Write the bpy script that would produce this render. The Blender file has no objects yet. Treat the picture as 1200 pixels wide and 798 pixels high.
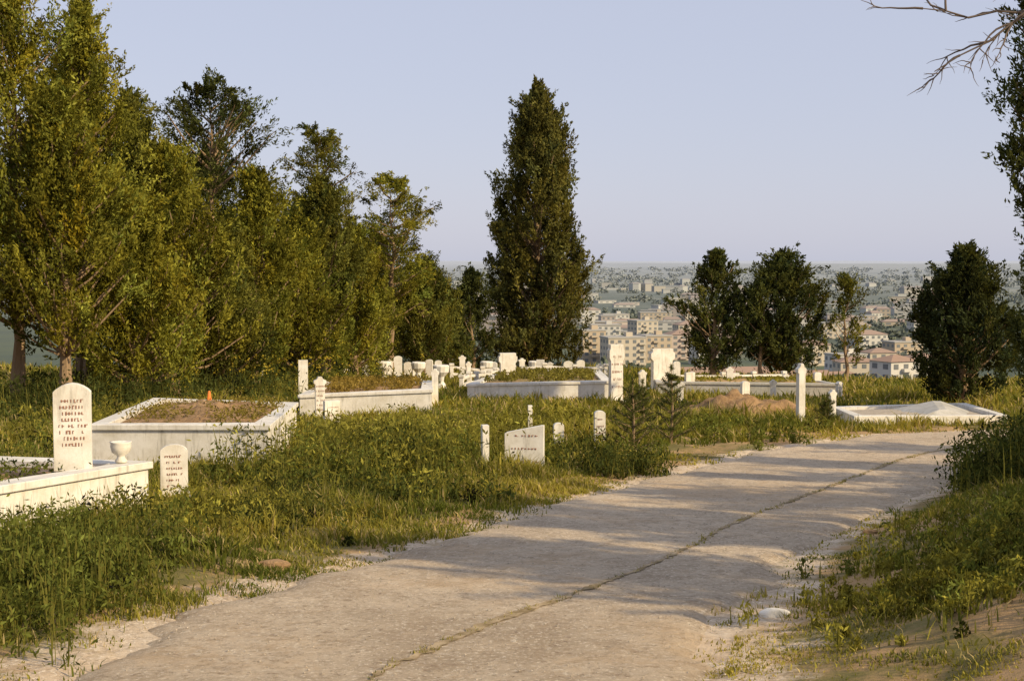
import bpy, math, random
import numpy as np
from mathutils import Vector
rng=np.random.default_rng(7); random.seed(7)
sc=bpy.context.scene
# ---------------------------------------------------------------- terrain
LY=[-10,3,5,7.06,8.26,10,11.65,14.66,17.35,21.3,25,26.4,28,29,30]
LX=[-2,-2.2,-2.3,-2.29,-2.2,-1.62,-.75,.45,1.75,3.62,6.2,9,14,22,60]
RY=[-10,3,5,7.06,8.5,11.65,14.66,18.5,22,24,25.3,26,27]
RX=[.7,.8,.9,1.06,1.38,2.52,4.05,6.3,9.2,12.5,17,24,60]
def xl(y): return np.interp(y,LY,LX)
def xr(y): return np.interp(y,RY,RX)
def sm(t): 
    t=np.clip(t,0,1); return t*t*(3-2*t)
def nz(x,y,f=1.0,s=0.0):
    x=x*f;y=y*f
    return (np.sin(x*1.7+s+1.3*np.sin(y*1.1+s))+np.sin(y*2.1+s*2+1.7*np.sin(x*.9+2+s))+.6*np.sin(3.7*x+2.9*y+s)+.5*np.sin(4.3*y-3.1*x+s*3))/3.1
def H(x,y):
    x=np.asarray(x,float);y=np.asarray(y,float)
    yc=76-22*sm((x-2)/12)
    base=-0.055*np.minimum(y,yc)
    t=np.maximum(y-yc,0)
    drop=np.interp(t,[0,15,60,140,330,600,1400,5000],[0,-1.5,-9,-19,-32,-42.5,-46,-46])
    z=base+drop
    off=np.maximum(xl(y)-x,x-xr(y))
    off=np.where(y>30,5,off)
    near=sm(off/1.2)
    fade=1-sm((y-150)/300)
    z=z+near*(0.07*nz(x,y,.9)+.05*nz(x,y,2.7,3)+.03)*fade
    bank=sm((x-xr(y)-.1)/2.6)*.58*(1-sm((y-18.5)/4.5))
    z=z+np.where(y<25,bank,0)
    hill=sm((y-3500)/5000)*(26+16*nz(x,y,.0005,1)+9*nz(x,y,.0016,5))
    z=z+hill+sm((y-700)/800)*3*nz(x,y,.004,2)
    z=z-0.02*(off<0)
    return z
def h(x,y): return float(H(x,y))
# ---------------------------------------------------------------- mesh utils
def npmesh(name,V,F,mats,col=None,mi=None,smooth=False,obj=True):
    V=np.asarray(V,np.float32).reshape(-1,3)
    if isinstance(F,np.ndarray): Fl=[F]
    else: Fl=[np.asarray(f) for f in F if len(f)]
    me=bpy.data.meshes.new(name)
    me.vertices.add(len(V)); me.vertices.foreach_set('co',V.ravel())
    tot=np.concatenate([np.full(len(f),f.shape[1]) for f in Fl])
    idx=np.concatenate([f.ravel() for f in Fl]).astype(np.int32)
    me.loops.add(len(idx)); me.loops.foreach_set('vertex_index',idx)
    me.polygons.add(len(tot))
    st=np.concatenate([[0],np.cumsum(tot)[:-1]]).astype(np.int32)
    me.polygons.foreach_set('loop_start',st)
    try: me.polygons.foreach_set('loop_total',tot.astype(np.int32))
    except Exception: pass
    for m in mats: me.materials.append(m)
    if mi is not None: me.polygons.foreach_set('material_index',np.asarray(mi,np.int32))
    me.polygons.foreach_set('use_smooth',np.full(len(tot),smooth))
    if col is not None:
        a=me.attributes.new('Col','FLOAT_COLOR','POINT')
        c=np.ones((len(V),4),np.float32); c[:,:3]=col
        a.data.foreach_set('color',c.ravel())
    me.update(calc_edges=True); me.validate()
    if not obj: return me
    ob=bpy.data.objects.new(name,me); sc.collection.objects.link(ob); return ob
class B:
    def __init__(s): s.V=[];s.F=[];s.M=[]
    def add(s,V,F,m):
        n=len(s.V); s.V+= [tuple(v) for v in V]
        for f in F: s.F.append([i+n for i in f]); s.M.append(m)
    def hexa(s,bot,top,m):
        s.add(list(bot)+list(top),[(3,2,1,0),(4,5,6,7),(0,1,5,4),(1,2,6,5),(2,3,7,6),(3,0,4,7)],m)
    def box(s,c,size,m,rz=0):
        cx,cy,cz=c; a,b,d=[k/2 for k in size]; co,si=math.cos(rz),math.sin(rz)
        p=[(cx+x*co-y*si,cy+x*si+y*co) for x,y in((-a,-b),(a,-b),(a,b),(-a,b))]
        s.hexa([(x,y,cz-d) for x,y in p],[(x,y,cz+d) for x,y in p],m)
    def prism(s,prof,t,o,rz,m):
        co,si=math.cos(rz),math.sin(rz); n=len(prof)
        f=lambda x,y,z:(o[0]+x*co-y*si,o[1]+x*si+y*co,o[2]+z)
        V=[f(x,-t/2,z) for x,z in prof]+[f(x,t/2,z) for x,z in prof]
        F=[tuple(range(n)),tuple(range(2*n-1,n-1,-1))]+[((i+1)%n,i,i+n,(i+1)%n+n) for i in range(n)]
        s.add(V,F,m)
    def lathe(s,prof,o,m,n=16):
        V=[];F=[]
        for r,z in prof:
            for k in range(n): 
                a=2*math.pi*k/n; V.append((o[0]+r*math.cos(a),o[1]+r*math.sin(a),o[2]+z))
        for i in range(len(prof)-1):
            for k in range(n):
                F.append((i*n+k,i*n+(k+1)%n,(i+1)*n+(k+1)%n,(i+1)*n+k))
        F.append(tuple(range(n-1,-1,-1))); F.append(tuple((len(prof)-1)*n+k for k in range(n)))
        s.add(V,F,m)
    def build(s,name,mats,bevel=0,smooth=False):
        me=bpy.data.meshes.new(name); me.from_pydata(s.V,[],s.F)
        for m in mats: me.materials.append(m)
        me.polygons.foreach_set('material_index',s.M); 
        if smooth: me.polygons.foreach_set('use_smooth',[True]*len(s.F))
        me.update()
        ob=bpy.data.objects.new(name,me); sc.collection.objects.link(ob)
        if bevel:
            b=ob.modifiers.new('bevel','BEVEL'); b.width=bevel; b.segments=2; b.limit_method='ANGLE'
        return ob
def tube(pts,rad,sides=7):
    pts=np.array(pts,float); n=len(pts); V=[];F=[]
    for i in range(n):
        d=pts[min(i+1,n-1)]-pts[max(i-1,0)]; d/=np.linalg.norm(d)+1e-9
        a=np.cross(d,[0.3,1,0.1]); a/=np.linalg.norm(a); b=np.cross(d,a)
        for k in range(sides):
            t=2*math.pi*k/sides; V.append(pts[i]+rad[i]*(a*math.cos(t)+b*math.sin(t)))
    for i in range(n-1):
        for k in range(sides):
            F.append((i*sides+k,i*sides+(k+1)%sides,(i+1)*sides+(k+1)%sides,(i+1)*sides+k))
    return np.array(V),np.array(F)
# ---------------------------------------------------------------- materials
def mat(name,rough=.8):
    m=bpy.data.materials.new(name); m.use_nodes=True; nt=m.node_tree
    p=nt.nodes['Principled BSDF']; p.inputs['Roughness'].default_value=rough
    p.inputs['Specular IOR Level'].default_value=.2
    return m,nt,p
def N(nt,t,**k):
    n=nt.nodes.new(t)
    for a,b in k.items(): setattr(n,a,b)
    return n
def noise(nt,scale,detail=6,rough=.6,vec=None):
    n=N(nt,'ShaderNodeTexNoise'); n.inputs['Scale'].default_value=scale; n.inputs['Detail'].default_value=detail; n.inputs['Roughness'].default_value=rough
    if vec: nt.links.new(vec,n.inputs['Vector'])
    return n.outputs['Fac']
def ramp(nt,fac,stops):
    r=N(nt,'ShaderNodeValToRGB'); e=r.color_ramp.elements
    while len(e)<len(stops): e.new(.5)
    for i,(p,c) in enumerate(stops):
        e[i].position=p; e[i].color=(c,c,c,1) if not isinstance(c,tuple) else (*c,1)
    nt.links.new(fac,r.inputs[0]); return r.outputs[0]
def mix(nt,f,a,b,mode='MIX'):
    m=N(nt,'ShaderNodeMix',data_type='RGBA',blend_type=mode)
    for s,v in ((0,f),(6,a),(7,b)):
        if isinstance(v,(int,float)): m.inputs[s].default_value=v
        elif isinstance(v,tuple): m.inputs[s].default_value=(*v,1)
        else: nt.links.new(v,m.inputs[s])
    return m.outputs[2]
def pos(nt): return N(nt,'ShaderNodeNewGeometry').outputs['Position']
def bump(nt,p,hgt,st,dist=.02):
    b=N(nt,'ShaderNodeBump'); b.inputs['Strength'].default_value=st; b.inputs['Distance'].default_value=dist
    nt.links.new(hgt,b.inputs['Height']); nt.links.new(b.outputs[0],p.inputs['Normal'])
def painted_haze(nt,col,scale=2600.):  # aerial haze painted into the base colour, stronger with world Y
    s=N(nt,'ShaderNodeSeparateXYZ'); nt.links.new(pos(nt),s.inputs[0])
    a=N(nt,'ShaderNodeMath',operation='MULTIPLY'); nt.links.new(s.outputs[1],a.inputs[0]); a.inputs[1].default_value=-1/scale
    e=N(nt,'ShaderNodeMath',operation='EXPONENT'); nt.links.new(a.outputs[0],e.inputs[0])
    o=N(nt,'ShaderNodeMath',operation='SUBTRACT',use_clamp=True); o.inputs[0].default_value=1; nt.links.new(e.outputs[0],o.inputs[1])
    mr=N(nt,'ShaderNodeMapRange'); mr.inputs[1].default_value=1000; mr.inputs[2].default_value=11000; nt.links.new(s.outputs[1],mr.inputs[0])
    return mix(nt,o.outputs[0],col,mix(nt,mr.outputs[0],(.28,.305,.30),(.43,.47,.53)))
def leafmat(name,trans=.3,hz=False,tint=(1,1,1)):
    m=bpy.data.materials.new(name); m.use_nodes=True; nt=m.node_tree; nt.nodes.clear()
    out=N(nt,'ShaderNodeOutputMaterial'); a=N(nt,'ShaderNodeAttribute',attribute_name='Col')
    c=mix(nt,1.0,a.outputs['Color'],tint,'MULTIPLY')
    if hz: c=painted_haze(nt,c,1900.)
    d=N(nt,'ShaderNodeBsdfDiffuse'); t=N(nt,'ShaderNodeBsdfTranslucent'); mx=N(nt,'ShaderNodeMixShader'); mx.inputs[0].default_value=trans
    nt.links.new(c,d.inputs[0]); c2=mix(nt,1.0,c,(1.35,1.25,.55),'MULTIPLY'); nt.links.new(c2,t.inputs[0])
    nt.links.new(d.outputs[0],mx.inputs[1]); nt.links.new(t.outputs[0],mx.inputs[2]); nt.links.new(mx.outputs[0],out.inputs[0])
    return m
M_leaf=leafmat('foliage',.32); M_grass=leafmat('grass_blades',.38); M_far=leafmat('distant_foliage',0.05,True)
def roadcol(nt,P):
    c=mix(nt,ramp(nt,noise(nt,.7,10,.72,P),[(.34,0.),(.66,1.)]),(.48,.375,.255),(.82,.67,.48))
    c=mix(nt,ramp(nt,noise(nt,2.6,8,.8,P),[(.38,.6),(.52,0.)]),c,(.42,.31,.20))
    c=mix(nt,ramp(nt,noise(nt,9,8,.8,P),[(.38,.7),(.50,0.)]),c,(.38,.28,.18))
    c=mix(nt,ramp(nt,noise(nt,34,4,.7,P),[(.55,0.),(.64,.8)]),c,(.88,.77,.60))
    c=mix(nt,ramp(nt,noise(nt,20,5,.75,P),[(.34,.85),(.44,0.)]),c,(.28,.20,.13))
    return mix(nt,ramp(nt,noise(nt,.35,7,.85,P),[(.50,0.),(.60,.55)]),c,(.54,.38,.22))
M_ground,nt,p=mat('ground_soil_and_grass',.95)
P=pos(nt)
g=mix(nt,ramp(nt,noise(nt,.9,8,.65,P),[(.35,0.),(.65,1.)]),(.12,.105,.03),(.23,.19,.065))
g=mix(nt,ramp(nt,noise(nt,.6,8,.7,P),[(.44,0.),(.54,1.)]),g,(.42,.27,.13))
at=N(nt,'ShaderNodeAttribute',attribute_name='Col'); ss=N(nt,'ShaderNodeSeparateColor'); nt.links.new(at.outputs['Color'],ss.inputs[0])
ad=N(nt,'ShaderNodeMath',operation='ADD'); nt.links.new(ss.outputs[0],ad.inputs[0]); nt.links.new(noise(nt,3.2,8,.75,P),ad.inputs[1])
g=mix(nt,ramp(nt,ad.outputs[0],[(.80,0.),(.98,1.)]),g,roadcol(nt,P))
vo=N(nt,'ShaderNodeTexVoronoi'); vo.inputs['Scale'].default_value=.0035
mp=N(nt,'ShaderNodeMapping'); mp.inputs['Rotation'].default_value=(0,0,.4); mp.inputs['Scale'].default_value=(1,.55,1); nt.links.new(P,mp.inputs[0]); nt.links.new(mp.outputs[0],vo.inputs['Vector'])
f=ramp(nt,vo.outputs['Color'],[(.1,(.045,.065,.025)),(.4,(.08,.10,.035)),(.6,(.06,.085,.035)),(.85,(.20,.19,.10))])
f=mix(nt,ramp(nt,noise(nt,.006,6,.7,P),[(.42,0.),(.55,1.)]),f,(.04,.06,.028))
mp2=N(nt,'ShaderNodeMapping'); mp2.inputs['Scale'].default_value=(.0022,.0009,1); nt.links.new(P,mp2.inputs[0])
far=mix(nt,ramp(nt,noise(nt,1,9,.75,mp2.outputs[0]),[(.44,0.),(.56,1.)]),(.02,.04,.015),(.24,.24,.17))
s=N(nt,'ShaderNodeSeparateXYZ'); nt.links.new(P,s.inputs[0])
mr2=N(nt,'ShaderNodeMapRange'); mr2.inputs[1].default_value=1200; mr2.inputs[2].default_value=2500; nt.links.new(s.outputs[1],mr2.inputs[0])
f=mix(nt,mr2.outputs[0],f,far)
mr=N(nt,'ShaderNodeMapRange'); mr.inputs[1].default_value=100; mr.inputs[2].default_value=220; nt.links.new(s.outputs[1],mr.inputs[0])
c=painted_haze(nt,mix(nt,mr.outputs[0],g,f),3600.)
nt.links.new(c,p.inputs['Base Color']); bump(nt,p,noise(nt,9,8,.7,P),.6,.05)
M_road,nt,p=mat('dusty_gravel_road',.92); P=pos(nt)
nt.links.new(roadcol(nt,P),p.inputs['Base Color'])
hh=mix(nt,.45,noise(nt,22,9,.8,P),noise(nt,3.5,6,.65,P)); bump(nt,p,hh,.9,.075)
M_seam,nt,p=mat('soil_filled_joint',.95); P=pos(nt)
nt.links.new(mix(nt,ramp(nt,noise(nt,7,6,.7,P),[(.4,0.),(.6,1.)]),(.22,.16,.075),(.46,.35,.21)),p.inputs['Base Color'])
M_soil,nt,p=mat('reddish_soil',.95); P=pos(nt)
nt.links.new(mix(nt,ramp(nt,noise(nt,5,8,.7,P),[(.35,0.),(.65,1.)]),(.22,.13,.06),(.44,.28,.14)),p.inputs['Base Color']); bump(nt,p,noise(nt,12,8,.7,P),.9,.06)
M_gravel,nt,p=mat('pale_gravel',.95); P=pos(nt)
nt.links.new(mix(nt,ramp(nt,noise(nt,9,8,.7,P),[(.35,0.),(.65,1.)]),(.34,.29,.21),(.55,.47,.37)),p.inputs['Base Color'])
def marble(name,a=(.83,.79,.70),b=(.64,.59,.48)):
    m,nt,p=mat(name,.6); P=pos(nt)
    c=mix(nt,ramp(nt,noise(nt,3.5,8,.7,P),[(.40,0.),(.66,1.)]),a,b)
    mp=N(nt,'ShaderNodeMapping'); mp.inputs['Scale'].default_value=(14,14,1.5); nt.links.new(P,mp.inputs[0])
    c=mix(nt,ramp(nt,noise(nt,1,5,.7,mp.outputs[0]),[(.53,0.),(.70,.7)]),c,(.38,.35,.28))
    nt.links.new(c,p.inputs['Base Color']); bump(nt,p,noise(nt,30,6,.7,P),.25,.01); return m
M_marble=marble('weathered_white_marble'); M_stone=marble('grey_limestone',(.58,.55,.48),(.40,.38,.32))
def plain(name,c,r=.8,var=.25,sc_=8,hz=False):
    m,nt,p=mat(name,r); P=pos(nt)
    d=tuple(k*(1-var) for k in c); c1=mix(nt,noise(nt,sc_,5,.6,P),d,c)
    if hz: c1=painted_haze(nt,c1,1800.)
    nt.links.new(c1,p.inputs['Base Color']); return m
M_text=plain('faded_dark_lettering',(.36,.19,.13)); M_orange=plain('orange_plastic',(.75,.22,.04),.5,.1)
M_bark,nt,p=mat('bark',.95); P=pos(nt)
mp=N(nt,'ShaderNodeMapping'); mp.inputs['Scale'].default_value=(12,12,2); nt.links.new(P,mp.inputs[0])
nt.links.new(mix(nt,noise(nt,1,6,.7,mp.outputs[0]),(.12,.08,.045),(.46,.32,.19)),p.inputs['Base Color']); bump(nt,p,noise(nt,1,6,.7,mp.outputs[0]),.8,.03)
M_twig=plain('grey_twig_bark',(.17,.13,.10))
# ---------------------------------------------------------------- ground sheet
def axis(stops):
    out=[]
    for (a,b,n) in stops: out+=list(np.linspace(a,b,n,endpoint=False))
    out.append(stops[-1][1]); return np.array(out)
xs=axis([(-22000,-3000,30),(-3000,-300,50),(-300,-24,50),(-24,-9,50),(-9,13,190),(13,30,40),(30,300,50),(300,3000,70),(3000,22000,60)])
ys=axis([(-80,-4,15),(-4,4,20),(4,34,240),(34,110,120),(110,800,110),(800,4000,80),(4000,24000,90)])
X,Y=np.meshgrid(xs,ys); Z=H(X,Y); nx,ny=len(xs),len(ys)
V=np.stack([X,Y,Z],-1).reshape(-1,3)
off=np.maximum(xl(Y)-X,X-xr(Y)); off=np.where(Y>31,9,off); dm=(.52*(1-sm((off+.05)/np.where(Y<10,1.1,.75)))).ravel()
i,j=np.meshgrid(np.arange(nx-1),np.arange(ny-1)); a=(j*nx+i).ravel()
npmesh('ground',V,np.stack([a,a+1,a+nx+1,a+nx],-1),[M_ground],smooth=True,col=np.stack([dm,dm,dm],-1))
# ---------------------------------------------------------------- road
def resample(xsL,ysL,n):
    p=np.stack([xsL,ysL],-1).astype(float); d=np.r_[0,np.cumsum(np.linalg.norm(np.diff(p,axis=0),axis=1))]
    t=np.linspace(0,d[-1],n); q=np.stack([np.interp(t,d,p[:,k]) for k in (0,1)],-1)
    k=9; w=np.ones(2*k+1)/(2*k+1)
    for _ in range(2):
        e=np.vstack([np.repeat(q[:1],k,0),q,np.repeat(q[-1:],k,0)])
        q2=np.stack([np.convolve(e[:,c],w,'valid') for c in (0,1)],-1); q2[0]=q[0];q2[-1]=q[-1]; q=q2
    return q
n=1400
Lp=resample(LX,LY,n); Rp=resample(RX,RY,n)
def rnoise(n,amps):
    o=np.zeros(n)
    for (a_,per) in amps:
        k=int(n/per)+3; o+=a_*np.interp(np.arange(n),np.arange(k)*per,rng.normal(size=k))
    return o
Lp[:,0]+= rnoise(n,[(.09,45),(.07,17),(.06,7),(.04,2)])+.05
Rp[:,0]+= rnoise(n,[(.09,45),(.07,17),(.06,7),(.04,2)])-.05
m=30; w=np.linspace(0,1,m)[None,:,None]
Q=Lp[:,None]*(1-w)+Rp[:,None]*w
Zr=-.055*Q[...,1]+.022+.008*nz(Q[...,0],Q[...,1],1.5)+.006*nz(Q[...,0],Q[...,1],6,2)
Zr[:,0]-=.05;Zr[:,-1]-=.05; Zr[:,1]-=.012;Zr[:,-2]-=.012
V=np.concatenate([Q,Zr[...,None]],-1).reshape(-1,3)
i,j=np.meshgrid(np.arange(m-1),np.arange(n-1)); a=(j*m+i).ravel()
npmesh('road',V,np.stack([a,a+1,a+m+1,a+m],-1),[M_road],smooth=True)
sx=[-.95,-.9,-.68,.27,.92,1.98,3.35,5.46,7.6,10.5,15]; sy=[-2,4,7.06,9.0,10.2,12.7,15.5,19.8,22.8,24.6,26]
S=resample(sx,sy,1200); tn=np.gradient(S,axis=0); tn/=np.linalg.norm(tn,axis=1)[:,None]; nr=np.stack([-tn[:,1],tn[:,0]],-1)
nS=1200; wd=(.024+rnoise(nS,[(.010,30),(.009,6),(.008,1.5)]))[:,None].clip(.002,.07)
S=S+nr*rnoise(nS,[(.02,40),(.01,8),(.006,2)])[:,None]
A=S+nr*wd;Bp=S-nr*wd
V=np.stack([A,Bp],1); V=np.concatenate([V,(-.055*V[...,1]+.022+.008*nz(V[...,0],V[...,1],1.5)+.006*nz(V[...,0],V[...,1],6,2)+.006)[...,None]],-1).reshape(-1,3)
a=np.arange(nS-1)*2; npmesh('road_joint',V,np.stack([a,a+1,a+3,a+2],-1),[M_seam])
SP=S.copy()
# ---------------------------------------------------------------- headstones & tombs
def headstone(name,x,y,w,hh,t=.09,rz=0,top='arch',z=None,rows=5,base=True,lean=0):
    if z is None: z=h(x,y)-.05
    b=B(); a=w/2
    if top=='arch':
        k=10; pr=[(-a,0),(a,0)]+[(a*math.cos(math.pi*i/k),hh-a*.55+a*.55*math.sin(math.pi*i/k)) for i in range(k+1)]
    elif top=='ogee':
        pr=[(-a,0),(a,0),(a,hh*.90),(a*.86,hh*.93),(a*.6,hh*.965),(a*.3,hh*.99),(0,hh),(-a*.3,hh*.99),(-a*.6,hh*.965),(-a*.86,hh*.93),(-a,hh*.90)]
    elif top=='chest':
        pr=[(-a*.8,0),(a*.8,0),(a*.8,hh*.72),(a,hh*.78),(a,hh*.9),(a*.86,hh*.93),(a*.86,hh),(-a*.86,hh),(-a*.86,hh*.93),(-a,hh*.9),(-a,hh*.78),(-a*.8,hh*.72)]
    elif top=='post':
        pr=[(-a*.75,0),(a*.75,0),(a*.75,hh*.84),(a,hh*.86),(a,hh*.92),(a*.5,hh*.95),(a*.3,hh),(-a*.3,hh),(-a*.5,hh*.95),(-a,hh*.92),(-a,hh*.86),(-a*.75,hh*.84)]
    elif top=='slant':
        pr=[(-a,0),(a,0),(a,hh),(a*.85,hh),(-a*.9,hh*.86),(-a,hh*.84)]
    else:
        pr=[(-a,0),(a,0),(a,hh),(-a,hh)]
    b.prism(pr,t,(x,y,z),rz,0)
    if base: b.box((x,y,z+.03),(w*1.25,t*1.9,.16),0,rz)
    co,si=math.cos(rz),math.sin(rz)
    for r in range(rows):
        zz=z+hh*(.80-.50*r/max(rows-1,1)); lim=a*random.uniform(.5,.72); xx=-lim
        while xx<lim:
            if random.random()<.82:
                l=random.uniform(.018,.05)*w; hg=hh*.035*random.uniform(.8,1.25)
                cx,cy=xx+l/2,-t/2-.002
                b.box((x+cx*co-cy*si,y+cx*si+cy*co,zz),(l,.006,hg),1,rz)
                if random.random()<.6:
                    b.box((x+(cx+l)*co-cy*si,y+(cx+l)*si+cy*co,zz+random.choice((-.4,0,.4))*hg),(l*1.1,.005,hg*.25),1,rz)
            xx+=.085*w
    return b.build(name,[M_marble,M_text],bevel=.004)
def offpoly(P,d):
    n=len(P); out=[]
    L=[]
    for i in range(n):
        p=np.array(P[i]);q=np.array(P[(i+1)%n]); e=(q-p)/np.linalg.norm(q-p); nn=np.array([-e[1],e[0]]); L.append((p+nn*d,e))
    for i in range(n):
        p,e=L[i-1];q,f_=L[i]; A_=np.array([[e[0],-f_[0]],[e[1],-f_[1]]]); s_=np.linalg.solve(A_,q-p); out.append(tuple(p+e*s_[0]))
    return out
def ring(b,P,do,di,z0,z1,m,G):
    O=offpoly(P,do);I=offpoly(P,di);n=len(P); V=[]
    for q,pz in ((O,z0),(O,z1),(I,z1),(I,z0)): V+=[(c[0],c[1],G[i]+pz) for i,c in enumerate(q)]
    F=[]
    for k in range(4):
        for i in range(n):
            F.append((k*n+i,k*n+(i+1)%n,((k+1)%4)*n+(i+1)%n,((k+1)%4)*n+i))
    b.add(V,F,m)
def tomb(name,P,hw,thick=.14,soil=M_soil,mound=.12,fill=.10,stone=M_marble,cap=True):
    b=B(); G=[h(*p)for p in P]
    ring(b,P,0,thick,-.35,hw-.07 if cap else hw,0,G)
    if cap: ring(b,P,-.035,thick+.03,hw-.07,hw,0,G)
    I=offpoly(P,thick-.002); n=30; V=[];F=[]
    for j in range(n+1):
        for i in range(n+1):
            u,v=i/n,j/n; wts=[(1-u)*(1-v),u*(1-v),u*v,(1-u)*v]
            x=sum(a*p[0] for a,p in zip(wts,I)); y=sum(a*p[1] for a,p in zip(wts,I)); z=sum(a*g for a,g in zip(wts,G))
            V.append((x,y,z+hw-fill+mound*math.sin(math.pi*u)**.5*math.sin(math.pi*v)**.5*(1+.9*float(nz(x,y,2.3))+.5*float(nz(x,y,6,1)))))
    for j in range(n):
        for i in range(n):
            a=j*(n+1)+i; F.append((a,a+1,a+n+2,a+n+1))
    b.add(V,F,1)
    return b.build(name,[stone,soil],bevel=.008)
T=[]
def tb(*a,**k): T.append(a[1]); return tomb(*a,**k)
tb('tomb_enclosure',[(-4.9,8.6),(-3.5,13.6),(-5.9,14.4),(-7.2,9.4)],.50,thick=.2,mound=.05,fill=.12)
headstone('headstone',-4.02,12.95,.33,.80,.11,.2,'ogee',z=h(-4.02,12.95)+.47,rows=8,base=False)
b=B(); b.lathe([(.05,0),(.06,.02),(.035,.05),(.04,.07),(.085,.10),(.10,.16),(.095,.185),(.105,.2),(.09,.2),(.06,.17)],(-3.72,13.45,h(-3.5,13.6)+.51),0,18); b.build('stone_urn',[M_marble],smooth=True)
headstone('headstone',-3.42,14.3,.27,.60,.07,.2,'arch',rows=6)
tb('tomb_enclosure',[(-5.35,18),(-3.05,17.7),(-3.7,24.3),(-6.2,24.6)],.58,thick=.16,mound=.12,fill=.08)
b=B(); zc=h(-5.0,23.6)+.5; b.lathe([(.1,0),(.1,.03),(.07,.03),(.02,.36),(.01,.37)],(-5.0,23.4,zc),0,14); b.build('traffic_cone',[M_orange],smooth=True)
headstone('headstone',-4.0,29.5,.26,.98,.1,.3,'post',rows=6)
headstone('headstone',-5.6,38,.25,1.15,.12,.2,'slab',rows=0)
headstone('headstone',-3.35,26.3,.3,.6,.1,.5,'slab',rows=3)
tb('tomb_enclosure',[(-4.5,30),(-1.7,30),(-2.3,40),(-5.2,40)],.52,thick=.2,mound=.06,fill=.06)
headstone('headstone',-1.9,35,.2,1.0,.12,0,'post',rows=0)
tb('tomb_enclosure',[(-1.2,38),(2.65,38),(3.2,52),(-.3,52)],.5,thick=.22,mound=.06,fill=.08,soil=M_ground)
headstone('headstone',-.15,47,.62,1.2,.25,.2,'chest',rows=0)
headstone('headstone',2.75,37.6,.42,1.6,.2,.3,'chest',rows=5)
headstone('headstone',3.55,38.6,.22,.85,.14,.2,'post',rows=0)
headstone('headstone',4.75,45,.8,1.35,.25,.25,'chest',rows=0)
tb('tomb_enclosure',[(4.2,41),(9.2,40),(9.6,44),(4.6,45.5)],.36,thick=.12,mound=.08,fill=.05,soil=M_ground,stone=M_stone)
HS=[(-6.2,60,.3,1.1,'arch'),(-5.0,58,.3,1.0,'post'),(-4.4,60,.35,.9,'arch'),(-3.9,57,.3,1.0,'post'),(-3.5,60,.3,.9,'arch'),(-3.0,57,.35,.8,'slab'),(-1.6,52,.22,1.0,'post'),(1.6,60,.3,.9,'post'),(2.3,58,.4,.8,'arch'),(3.4,55,.3,.9,'post'),(6.6,43,.25,.75,'post'),(8.5,44,.2,.7,'post'),(-7.0,52,.28,.9,'slab'),(5.8,50,.25,.8,'arch'),(9.9,46,.25,.8,'arch'),(-9.4,30,.25,.6,'arch'),(-2.6,50,.25,.9,'arch'),
(-4.1,51,.3,1.0,'arch'),(-2.0,57,.3,.95,'post'),(-.8,60,.35,.9,'arch'),(.4,58,.3,.95,'post'),(1.1,55,.3,.85,'slab'),(2.9,60,.35,.9,'arch'),(4.1,58,.25,.9,'post'),(7.4,47,.25,.7,'slab'),(7.0,38,.2,.6,'post'),(6.0,36.5,.22,.65,'arch'),(4.4,37,.2,.6,'post'),(-5.5,47,.25,.9,'post'),(-8.2,46,.3,.9,'arch'),(9.0,39,.2,.7,'post'),(5.2,41.5,.3,.75,'slab')]
for (x,y,w_,hh_,k) in HS:
    headstone('headstone',x,y,w_,hh_*random.uniform(.75,1.1),.12,random.uniform(-.2,.5),k,rows=0)
for (x,y) in [(-4.7,52),(-3.3,50),(-1.0,56),(.9,56),(-2.2,44)]:
    b=B(); b.lathe([(.13,0),(.15,.1),(.08,.2),(.1,.35),(.24,.5),(.26,.68),(.22,.72),(.15,.7)],(x,y,h(x,y)+.1),0,12); b.box((x,y,h(x,y)),(.4,.4,.22),0); b.build('stone_urn',[M_marble])
headstone('headstone',5.5,27,.17,1.22,.15,.2,'post',rows=0)
headstone('headstone',6.4,28.3,.15,.75,.12,.2,'post',rows=0)
headstone('headstone',.16,18.0,.50,.66,.09,-.15,'slant',rows=3,base=False)
headstone('headstone',-.34,17.8,.085,.66,.12,.2,'slab',rows=0,base=False)
headstone('headstone',.68,20.7,.15,.46,.1,.1,'arch',rows=0)
headstone('headstone',1.30,21.0,.16,.62,.1,.1,'arch',rows=4)
headstone('headstone',.3,23.5,.07,.6,.07,.1,'slab',rows=0,base=False)
def railing(x0,y0,x1,y1,hh,step,post=.14,rail=.09):
    b=B(); L=math.hypot(x1-x0,y1-y0); rz=math.atan2(y1-y0,x1-x0); n=max(1,round(L/step))
    for k in range(n+1):
        x=x0+(x1-x0)*k/n;y=y0+(y1-y0)*k/n;z=h(x,y); b.box((x,y,z+hh/2-.1),(post,post,hh+.2),0,rz); b.box((x,y,z+hh+.04),(post*1.35,post*1.35,.08),0,rz)
    for k in range(n):
        xa=x0+(x1-x0)*k/n;ya=y0+(y1-y0)*k/n;xb=x0+(x1-x0)*(k+1)/n;yb=y0+(y1-y0)*(k+1)/n
        for fz in (.45,.88):
            za=h(xa,ya)+hh*fz;zb=h(xb,yb)+hh*fz; ex,ey=math.cos(rz)*post/2,math.sin(rz)*post/2; nx_,ny_=-math.sin(rz)*rail/2,math.cos(rz)*rail/2
            A0=(xa+ex,ya+ey);B0=(xb-ex,yb-ey)
            q=[(A0[0]-nx_,A0[1]-ny_,za),(B0[0]-nx_,B0[1]-ny_,zb),(B0[0]+nx_,B0[1]+ny_,zb),(A0[0]+nx_,A0[1]+ny_,za)]
            b.hexa([(a_,b_,c_-rail/2) for a_,b_,c_ in q],[(a_,b_,c_+rail/2) for a_,b_,c_ in q],0)
    b.build('stone_railing',[M_marble],bevel=.01)
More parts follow.
